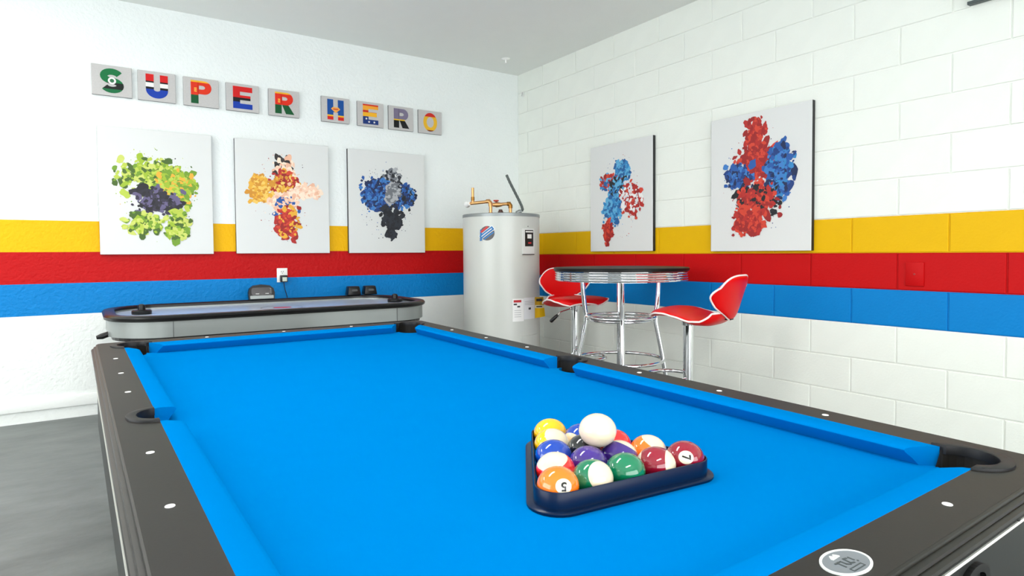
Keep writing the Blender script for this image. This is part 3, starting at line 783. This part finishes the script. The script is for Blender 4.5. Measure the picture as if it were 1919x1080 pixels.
# ------------------------------------------------------------------ diner table
M_ttop = mat('table_laminate', (52, 47, 40), .55, spec=.2, var=.08, vscale=30)
M_tedge = mat('table_edge', (14, 13, 12), .4, spec=.2)
DT = Vector((-.575, -1.932)); dz = fz(DT.y)
dt = thing('bar_table', 'round bar table with dark top, ribbed chrome skirt and chrome legs by block wall', 'table', (DT.x, DT.y, dz), (0, 0, atan2(CAM.y - DT.y, CAM.x - DT.x)))
zt = .921 - dz; TR = .416
tt = obj('table_top', lathe(bmesh.new(), [(0, zt - .022), (TR - .006, zt - .022), (TR, zt - .018), (TR, zt - .004), (TR - .004, zt), (0, zt)], 72), [M_ttop, M_tedge], dt, smooth=True)
for p in tt.data.polygons:
    if p.center.z < zt - .001: p.material_index = 1
prof = [(0, zt - .082), (TR - .026, zt - .082), (TR - .016, zt - .081)]
for k in range(4):
    z0 = zt - .080 + k * .0142
    prof += [(TR - .016, z0), (TR - .008, z0 + .003), (TR - .006, z0 + .007), (TR - .008, z0 + .011), (TR - .016, z0 + .0138)]
prof += [(TR - .016, zt - .022), (0, zt - .022)]
obj('chrome_skirt', lathe(bmesh.new(), prof, 72), M_chrome, dt, smooth=True)
def circ(r, z, n=48): return [(r * cos(2 * pi * i / n), r * sin(2 * pi * i / n), z) for i in range(n)]
zring = .606 - dz; zring2 = .345 - dz
obj('upper_ring', tube(bmesh.new(), circ(.212, zring + .006), .0105, 10, True), M_chrome, dt, smooth=True)
obj('inner_ring', tube(bmesh.new(), circ(.190, zring - .012), .0085, 10, True), M_chrome, dt, smooth=True)
obj('lower_ring', tube(bmesh.new(), circ(.262, zring2), .0105, 10, True), M_chrome, dt, smooth=True)
for k in range(4):
    a = k * pi / 2 + .04
    pr = [(.236, zt - .08), (.232, .76 - dz), (.222, .66 - dz), (.216, zring + .02), (.217, zring - .03), (.232, .50 - dz), (.262, zring2), (.30, .14), (.325, .012)]
    obj('leg', tube(bmesh.new(), [(r * cos(a), r * sin(a), z) for r, z in pr], .0155, 14), M_chrome, dt, smooth=True)
    obj('foot', lathe(bmesh.new(), [(0, 0), (.022, 0), (.024, .006), (.02, .016), (0, .018)], 14, .325 * cos(a), .325 * sin(a)), M_black, dt, smooth=True)

# ------------------------------------------------------------------ bar stools
M_vinyl = mat('red_vinyl', (218, 3, 7), .36, var=.03, spec=.22)
M_pipe = mat('white_piping', (238, 226, 222), .4)
def seat_z(s, t):
    """s across -1..1, t front 0 .. back 1"""
    pr = [(0, -.020), (.10, .004), (.22, .018), (.34, .018), (.5, .004), (.68, -.018), (.82, -.018), (.93, .000), (1, .022)]
    for (a, za), (b, zb) in zip(pr, pr[1:]):
        if a <= t <= b:
            u = (t - a) / (b - a); u = u * u * (3 - 2 * u) * .5 + u * .5
            z = za + (zb - za) * u; break
    return z + .012 * (1 - s * s) * (1 if t < .5 else 1 - t)
def seat_w(t):
    f = max(0., (.42 - t) / .42); b = max(0., (t - .50) / .50)
    return .215 * sqrt(max(.0, 1 - .80 * f ** 3.0)) * (1 - .40 * b ** 1.8)
def bar_stool(x, y, zs, rot, label, lever=True, off=-.02):
    b = fz(y); st = thing('bar_stool', label, 'stool', (x, y, b), (0, 0, rot), 'red bar stools at the bar table')
    z0 = zs - b; LN = .44; OFF = off
    # seat: local +y is forward
    bm = bmesh.new(); NU, NV = 14, 22; topv = []; botv = []; edge = []
    for v in range(NV + 1):
        t = v / NV; rt_, rb_ = [], []
        for u in range(NU + 1):
            s = -1 + 2 * u / NU; px = s * seat_w(t); py = LN * (.5 - t) + OFF
            # rounded front and back corners
            py -= .030 * abs(s) ** 3 * (1 - t) ** 4; py += .05 * abs(s) ** 2.5 * max(0, (t - .6) / .4) ** 2
            z = z0 + seat_z(s, t)
            rt_.append(Vector((px, py, z + .010 * (1 - s ** 4))))
            th = .031 * (1 - s ** 4) * (1 - (2 * t - 1) ** 6) + .004
            rb_.append(Vector((px, py, z - th)))
        topv.append([bm.verts.new(p) for p in rt_]); botv.append([bm.verts.new(p) for p in rb_])
    for v in range(NV):
        for u in range(NU):
            bm.faces.new((topv[v][u], topv[v][u + 1], topv[v + 1][u + 1], topv[v + 1][u])); bm.faces.new((botv[v][u], botv[v + 1][u], botv[v + 1][u + 1], botv[v][u + 1]))
    rim = [(0, u) for u in range(NU + 1)] + [(v, NU) for v in range(1, NV + 1)] + [(NV, u) for u in range(NU - 1, -1, -1)] + [(v, 0) for v in range(NV - 1, 0, -1)]
    for a, c in zip(rim, rim[1:] + rim[:1]):
        bm.faces.new((topv[a[0]][a[1]], topv[c[0]][c[1]], botv[c[0]][c[1]], botv[a[0]][a[1]]))
    path = [(topv[a[0]][a[1]].co + botv[a[0]][a[1]].co) / 2 for a in rim]
    seat = obj('seat', bm, M_vinyl, st, smooth='all')
    obj('piping', tube(bmesh.new(), path, .0052, 8, True), M_pipe, seat, smooth=True)
    # backrest: shield, wide at the top, wrapped forward at both sides, pointed below the seat
    bm = bmesh.new(); NU, NV = 16, 16; fr, bk = [], []
    hb_ = .236
    for v in range(NV + 1):
        t = v / NV; a_, b_ = [], []
        w = .050 + .138 * sin(pi / 2 * min(1, t / .66)) if t < .66 else .188 * (1 - .12 * ((t - .66) / .34) ** 2)
        for u in range(NU + 1):
            s = -1 + 2 * u / NU; px = s * w
            pz = z0 - .018 + hb_ * t - .062 * abs(s) ** 3.6 * max(0, (t - .45) / .55) ** 1.2 + .022 * s * s * max(0, 1 - t / .3)
            py = OFF - LN * .5 - .012 - .050 * t ** 1.3 + .016 * (1 - t) + 1.8 * px * px
            nrm = Vector((-3.6 * px, 1, .25)).normalized()
            th = .012 * (1 - s ** 4) * (1 - (2 * t - 1) ** 8) + .003
            a_.append(bm.verts.new(Vector((px, py, pz)) + nrm * th)); b_.append(bm.verts.new(Vector((px, py, pz)) - nrm * th))
        fr.append(a_); bk.append(b_)
    for v in range(NV):
        for u in range(NU):
            bm.faces.new((fr[v][u], fr[v][u + 1], fr[v + 1][u + 1], fr[v + 1][u])); bm.faces.new((bk[v][u], bk[v + 1][u], bk[v + 1][u + 1], bk[v][u + 1]))
    rim = [(0, u) for u in range(NU + 1)] + [(v, NU) for v in range(1, NV + 1)] + [(NV, u) for u in range(NU - 1, -1, -1)] + [(v, 0) for v in range(NV - 1, 0, -1)]
    for a, c in zip(rim, rim[1:] + rim[:1]): bm.faces.new((fr[a[0]][a[1]], fr[c[0]][c[1]], bk[c[0]][c[1]], bk[a[0]][a[1]]))
    path = [(fr[a[0]][a[1]].co + bk[a[0]][a[1]].co) / 2 for a in rim]
    back = obj('backrest', bm, M_vinyl, st, smooth='all')
    obj('piping', tube(bmesh.new(), path, .0050, 8, True), M_pipe, back, smooth=True)
    obj('back_bracket', box(-.02, .02, OFF - LN * .5 - .005, OFF - LN * .5 + .05, z0 - .018, z0 - .006, .003), M_black, st)
    obj('seat_plate', lathe(bmesh.new(), [(0, z0 - .062), (.034, z0 - .062), (.036, z0 - .045), (.04, z0 - .02), (0, z0 - .02)], 24), M_chrome, st, smooth=True)
    obj('post', lathe(bmesh.new(), [(0, .02), (.034, .02), (.034, .30), (.0285, .302), (.0285, z0 - .06), (0, z0 - .06)], 32), M_chrome, st, smooth=True)
    obj('base', lathe(bmesh.new(), [(0, 0), (.225, 0), (.228, .006), (.215, .014), (.10, .028), (.045, .06), (.036, .09), (0, .09)], 56), M_chrome, st, smooth=True)
    zfr = .315 - b
    loop = [(-.03, .0, zfr), (-.10, .03, zfr), (-.155, .10, zfr), (-.15, .18, zfr), (-.10, .235, zfr), (0, .255, zfr), (.10, .235, zfr), (.15, .18, zfr), (.155, .10, zfr), (.10, .03, zfr), (.03, 0, zfr)]
    sm = []
    for i in range(len(loop) - 1):
        p0, p1, p2, p3 = [Vector(loop[max(0, min(len(loop) - 1, i + k))]) for k in (-1, 0, 1, 2)]
        for k in range(5):
            t = k / 5; sm.append(.5 * ((2 * p1) + (-p0 + p2) * t + (2 * p0 - 5 * p1 + 4 * p2 - p3) * t * t + (-p0 + 3 * p1 - 3 * p2 + p3) * t ** 3))
    sm.append(Vector(loop[-1]))
    obj('footrest', tube(bmesh.new(), sm, .0105, 10), M_chrome, st, smooth=True)
    if lever:
        lv = obj('lever', tube(bmesh.new(), [(.02, 0, z0 - .05), (.10, -.01, z0 - .075), (.13, -.02, z0 - .105)], .0045, 8), M_chrome, st, smooth=True)
        obj('lever_grip', tube(bmesh.new(), [(.118, -.017, z0 - .094), (.135, -.02, z0 - .109), (.165, -.026, z0 - .138), (.170, -.027, z0 - .143)], [.008, .012, .013, .007], 10), M_black, lv, smooth=True)
    return st
bar_stool(-.573, -1.49, .684, radians(160), 'red vinyl bar stool with white piping between the bar table and the water heater')
bar_stool(-.60, -2.485, .672, radians(14), 'red vinyl bar stool with white piping, its back turned away from the water heater', lever=False)

# ------------------------------------------------------------------ canvases with abstract paint splashes (stand-ins for the printed figures)
M_canvas = mat('canvas_white', (216, 218, 216), .6, var=.01, bump=.1, bscale=500, bdist=.0005)
M_cedge = mat('canvas_edge', (30, 30, 32), .6)
def splash(seed, w, h, bands, spread, parent, ax):
    """layered irregular daubs. bands: list of (v_centre, u_centre, half_u, half_v, [colours])"""
    rnd = random.Random(seed); mats = []; idx = {}
    bm = bmesh.new(); lift = .0004
    def daub(u, v, r, el, ang, col):
        nonlocal lift
        if col not in idx: idx[col] = len(mats); mats.append(mat('paint_%d_%d_%d' % col, col, .6, var=.12, vscale=30))
        n = rnd.randint(9, 14); pts = []
        for k in range(n):
            a = 2 * pi * k / n; rr = r * rnd.uniform(.72, 1.18); x = rr * cos(a) * el; y = rr * sin(a)
            pts.append((max(-w * .47, min(w * .47, u + x * cos(ang) - y * sin(ang))), max(-h * .47, min(h * .47, v + x * sin(ang) + y * cos(ang)))))
        vs = [bm.verts.new(ax(p[0], p[1], lift)) for p in pts]
        f = bm.faces.new(vs); f.material_index = idx[col]
        lift += .0000025
    allc = [c for b in bands for c in b[4]]
    for k in range(90):       # fine spatter round about
        a = rnd.uniform(0, 2 * pi); q = rnd.uniform(.6, 1.0)
        daub(cos(a) * w * .36 * q * spread, sin(a) * h * .40 * q, rnd.uniform(.0012, .0042), 1, 0, rnd.choice(allc))
    for vc, uc, hu, hv, cols in bands:
        n = int(190 * hu * hv / .012) + 30
        for k in range(n):
            u = max(-1.05, min(1.05, rnd.gauss(0, .45))); v = max(-1.05, min(1.05, rnd.gauss(0, .45)))
            daub(uc + u * hu, vc + v * hv, rnd.uniform(.006, .022) * (1.35 - .8 * k / n), rnd.uniform(1, 1.9), rnd.uniform(0, pi), rnd.choice(cols))
    o = obj('paint_splash', bm, mats, parent, recalc=False); o['kind'] = 'stuff'
    # face the room
    return o
def canvas(side, c, z0, z1, wdt, label, seed, bands, spread=1.0):
    zc = (z0 + z1) / 2; h = z1 - z0; th = .030
    if side == 'L':
        t = thing('canvas_print', label, 'canvas', (c, 0, z0), group='white canvases of splashed paint')
        face = lambda u, v, l: Vector((u, -th - l, v + h / 2))
    else:
        t = thing('canvas_print', label, 'canvas', (0, c, z0), (0, 0, -pi / 2), group='white canvases of splashed paint')
        face = lambda u, v, l: Vector((u, -th - l, v + h / 2))
    del t['group']
    bm = box(-wdt / 2, wdt / 2, -th, -.001, 0, h, .0015, 1)
    o = obj('stretched_canvas', bm, [M_canvas, M_cedge], t)
    for p in o.data.polygons:
        if p.normal.y > -.5: p.material_index = 1
    splash(seed, wdt, h, bands, spread, t, face)
    return t
GR = [(150, 178, 40), (110, 150, 36), (178, 196, 70), (66, 96, 30), (196, 206, 100)]
PU = [(52, 46, 66), (36, 34, 46), (96, 88, 124), (24, 24, 30)]
RD = [(176, 36, 30), (206, 62, 40), (150, 26, 26)]
GO = [(226, 168, 50), (236, 196, 96), (206, 140, 40)]
SK = [(240, 202, 176), (246, 222, 200), (232, 180, 150)]
DK = [(40, 34, 34), (58, 46, 44)]
BU = [(30, 86, 160), (20, 56, 120), (56, 120, 190), (16, 36, 80)]
NB = [(18, 22, 30), (34, 38, 48)]
GY = [(170, 172, 176), (110, 114, 120)]
TE = [(44, 130, 190), (26, 90, 150), (90, 168, 210)]
WH = [(232, 232, 230), (214, 216, 220)]
canvas('L', -2.928, 1.022, 1.838, .656, 'white canvas with a green, yellow and dark purple paint splash on the striped plaster wall', 11,
       [(.10, -.02, .21, .11, GR), (.03, .11, .11, .13, GR[:3] + GO[:1]), (-.06, .0, .14, .08, PU), (-.21, -.09, .10, .07, GR), (-.22, .11, .08, .09, GR)])
canvas('L', -2.120, 1.024, 1.838, .664, 'white canvas with a red, gold, peach and black paint splash on the striped plaster wall', 22,
       [(.21, .0, .07, .08, DK + SK), (.10, .0, .11, .09, RD + GO), (.06, -.17, .08, .09, GO), (.05, .15, .12, .05, SK), (-.04, .0, .10, .08, SK + BU[:1]), (-.19, .02, .08, .12, RD + GO[:1])], .9)
canvas('L', -1.308, 1.023, 1.836, .656, 'white canvas with a blue, black and grey paint splash on the striped plaster wall', 33,
       [(.17, .04, .08, .09, NB + GY), (.05, -.08, .14, .14, BU), (.05, .12, .12, .10, NB + BU), (.08, .05, .06, .08, GY), (-.13, .03, .09, .09, NB), (-.24, .03, .03, .06, NB)])
canvas('R', -1.365, 1.022, 1.836, .655, 'white canvas with a teal blue, red and white paint splash on the block wall', 44,
       [(.19, .02, .08, .07, TE), (.11, -.09, .11, .06, RD + TE), (.05, -.01, .10, .09, TE + NB[:1]), (-.03, .12, .10, .13, RD + WH), (-.11, -.08, .09, .10, TE), (-.26, -.13, .05, .09, RD)], .9)
canvas('R', -2.521, 1.016, 1.842, .668, 'white canvas with a bold red and blue paint splash on the block wall', 55,
       [(.27, -.02, .07, .10, RD), (.13, .0, .15, .09, RD), (.05, .14, .09, .16, BU + TE[:1]), (.04, -.13, .09, .07, BU), (-.10, .0, .14, .10, RD + NB[:1]), (-.23, -.06, .10, .08, RD)])

# ------------------------------------------------------------------ nine square letter plaques
def stroke_poly(pts, w):
    """offset polyline to polygon (mitred)"""
    L, R_ = [], []
    P = [Vector(p) for p in pts]
    for i, p in enumerate(P):
        d = (P[min(i + 1, len(P) - 1)] - P[max(i - 1, 0)]).normalized(); n = Vector((-d.y, d.x))
        L.append(p + n * w / 2); R_.append(p - n * w / 2)
    return [tuple(p) for p in L + R_[::-1]]
LW, LH = .128, .155
def ltr(ch):
    w, h, s = LW / 2, LH / 2, .046
    R = lambda x0, x1, y0, y1: [(x0, y0), (x1, y0), (x1, y1), (x0, y1)]
    if ch == 'E': return [R(-w, -w + s, -h, h), R(-w + s, w, h - s * .78, h), R(-w + s, w * .8, -s * .36, s * .36), R(-w + s, w, -h, -h + s * .78)]
    if ch == 'H': return [R(-w, -w + s, -h, h), R(w - s, w, -h, h), R(-w + s, w - s, -s * .42, s * .42)]
    if ch in 'PR':
        out = [R(-w, -w + s, -h, h)]
        bh = .090; cy_ = h - bh / 2; rx_ = .045
        dsh = lambda e: [(-w + s - (.002 if e == 0 else -.0), cy_ - bh / 2 + e)] + arc(w - rx_, cy_, rx_ - e, -90, 90, 12, bh / 2 - e) + [(-w + s - (.002 if e == 0 else -.0), cy_ + bh / 2 - e)]
        hole = [(-w + s + .004, cy_ - .013)] + arc(w - .060, cy_, .020, -90, 90, 8, .013) + [(-w + s + .004, cy_ + .013)]
        out.append(('hole', dsh(0), hole))
        if ch == 'R': out.append([(-.016, -.0115), (.030, -.0115), (w + .008, -h), (w - s - .006, -h)])
        return out
    if ch == 'U': return [stroke_poly([(-w + s / 2, h)] + arc(0, -h + .055, w - s / 2, 180, 360, 16, .055 - s / 2) + [(w - s / 2, h)], s)]
    if ch == 'O': return [('ring', w, h, s)]
    if ch == 'S':
        s = .040; r = LH / 4 - s / 4; p = arc(0, h - s / 2 - r, w - s / 2, 25, 270, 16, r)
        q = arc(0, -h + s / 2 + r, w - s / 2, 90, -155, 16, r)
        return [stroke_poly(p[:-1] + [((p[-1][0] + q[0][0]) / 2, (p[-1][1] + q[0][1]) / 2)] + q[1:], s)]
M_plq = mat('plaque_grey_linen', (188, 186, 184), .7, var=.1, vscale=120, bump=.3, bscale=200, bdist=.001)
M_pls = mat('plaque_side', (120, 120, 120), .7)
RDc, BLc, GNc, YLc, BKc = (204, 30, 30), (24, 60, 160), (20, 84, 46), (236, 176, 44), (28, 28, 30)
PLQ = [('S', -3.168, 'green letter S with a black band', [(0, (24, 104, 62)), (-.052, (30, 34, 32)), (-.012, (24, 110, 62))]),
       ('U', -2.918, 'red and blue letter U with black band', [(0, BLc), (-.020, BKc), (-.006, (232, 230, 226)), (.022, BKc), (.032, RDc)]),
       ('P', -2.654, 'letter P in red with a green foot', [(0, GNc), (-.020, (216, 52, 28)), (.066, YLc)]),
       ('E', -2.389, 'red and blue letter E with black band', [(0, BLc), (-.030, BKc), (.000, RDc)]),
       ('R', -2.105, 'letter R in red with green legs', [(0, GNc), (-.014, (218, 46, 28)), (.066, YLc)]),
       ('H', -1.722, 'blue letter H with red feet', [(0, (206, 40, 36)), (-.052, YLc), (-.040, (26, 78, 150))]),
       ('E', -1.440, 'gold letter E with a starred blue foot', [(0, (32, 56, 116)), (-.018, YLc), (.014, (196, 44, 36)), (.030, (238, 164, 50)), (.066, (210, 50, 36))]),
       ('R', -1.179, 'grey letter R with black legs and yellow belt', [(0, BKc), (-.018, (232, 186, 50)), (-.008, (120, 112, 136))]),
       ('O', -.914, 'gold letter O with red top', [(0, (120, 50, 30)), (-.066, (226, 176, 44)), (.045, (200, 44, 36))])]
for n, (ch, x, desc, stops) in enumerate(PLQ):
    zc = 2.129 - .0012 * n
    t = thing('letter_plaque', 'square grey plaque with a ' + desc, 'wall sign', (x, -.001, zc - .096), group=None)
    o = obj('plaque_board', box(-.109, .109, -.018, 0, 0, .192, .0015, 1), [M_plq, M_pls], t)
    for p in o.data.polygons:
        if p.normal.y > -.5: p.material_index = 1
    stops = [(0, stops[0][1])] + stops[1:]
    ax = lambda u, v, w: Vector((u, -.018 - w, v))
    bm = bmesh.new()
    for poly in ltr(ch):
        if poly[0] == 'ring':
            _, w, h, s = poly; s = .034
            prism(bm, [(w * cos(2 * pi * i / 36), h * sin(2 * pi * i / 36)) for i in range(36)], 0, .0012, [[((w - s * .9) * cos(2 * pi * i / 36), (h - s) * sin(2 * pi * i / 36)) for i in range(36)][::-1]], axes=ax)
        elif poly[0] == 'hole': prism(bm, poly[1], 0, .0012, [poly[2][::-1]], axes=ax)
        else: prism(bm, poly, 0, .0012, axes=ax)
    lo = obj('letter', bm, zone_mat('letter_%d' % n, stops, .5), t, loc=(0, 0, .096))
    if n == 0:
        obj('white_dot', prism(bmesh.new(), [(.022 * cos(i * pi / 10), .022 * sin(i * pi / 10)) for i in range(20)], .0012, .002, axes=ax), M_tw, lo)
        obj('green_dot', prism(bmesh.new(), [(.012 * cos(i * pi / 10), .012 * sin(i * pi / 10)) for i in range(20)], .002, .0026, axes=ax), mat('dot_green', (24, 104, 62), .5), lo)
    if n in (2, 4):
        for k in range(3): obj('button', prism(bmesh.new(), rrect(-.044, -.028, .002 + .010 * k, .008 + .010 * k, .002, 2), .0012, .002, axes=ax), mat('button_yellow', (240, 190, 60), .5), lo)
    if n == 5:
        obj('centre_patch', prism(bmesh.new(), [(-.036, .006), (-.022, .020), (.022, .020), (.036, .006), (0, -.024)], .0012, .002, axes=ax), mat('patch_orange', (232, 160, 60), .5), lo)
        obj('centre_bar', prism(bmesh.new(), rrect(-.020, .020, .000, .009, .003, 3), .002, .0026, axes=ax), mat('patch_red', (200, 60, 40), .5), lo)
    if n == 6:
        for sx_, sy_ in ((-.036, -.036), (-.014, -.060), (.030, -.060)):
            obj('star', prism(bmesh.new(), [(sx_ + (.010 if i % 2 == 0 else .0045) * sin(i * pi / 5), sy_ + (.010 if i % 2 == 0 else .0045) * cos(i * pi / 5)) for i in range(10)], .0012, .002, axes=ax), M_tw, lo)

# ------------------------------------------------------------------ small fittings
bp_ = thing('blank_cover_plate', 'blank wall plate painted red on the red block course', 'wall plate', (0, -3.365, .897))
obj('plate', box(-.008, .001, -.041, .041, -.058, .058, .003), M_red_r, bp_, smooth=True)
obj('screw', lathe(bmesh.new(), [(.005, 0), (.005, .0015), (0, .002)], 12), mat('red_screw', (150, 20, 22), .4), bp_, loc=(-.008, 0, 0), rot=(0, -pi / 2, 0))
wp = thing('wall_panel', 'dark-edged panel mounted high up on the white block wall', 'panel', (0, -4.05, 2.113))
obj('panel_board', box(-.030, -.001, -.465, .465, .012, .45, .002), mat('panel_face', (214, 220, 218), .5), wp)
obj('panel_frame', box(-.034, -.001, -.475, .475, 0, .014, .002), mat('panel_dark', (62, 72, 72), .4), wp)
sh = thing('ceiling_hook', 'small white fitting on the ceiling near the room corner', 'ceiling fitting', (-.373, -.363, ZC))
obj('fitting_plate', lathe(bmesh.new(), [(0, -.012), (.02, -.012), (.034, -.004), (.036, 0), (0, 0)], 24), M_white_pl, sh, smooth=True)
obj('fitting_nozzle', lathe(bmesh.new(), [(0, -.04), (.014, -.04), (.014, -.036), (.006, -.034), (.007, -.012), (0, -.012)], 16), M_white_pl, sh, smooth=True)
wk = thing('wall_ring', 'tiny white ring fixed to the block wall beside the corner', 'ring', (-.002, -.083, 2.464))
obj('ring', tube(bmesh.new(), [(-.004, .020 * cos(2 * pi * i / 24), .020 * sin(2 * pi * i / 24)) for i in range(24)], .0045, 8, True), M_white_pl, wk, smooth=True)
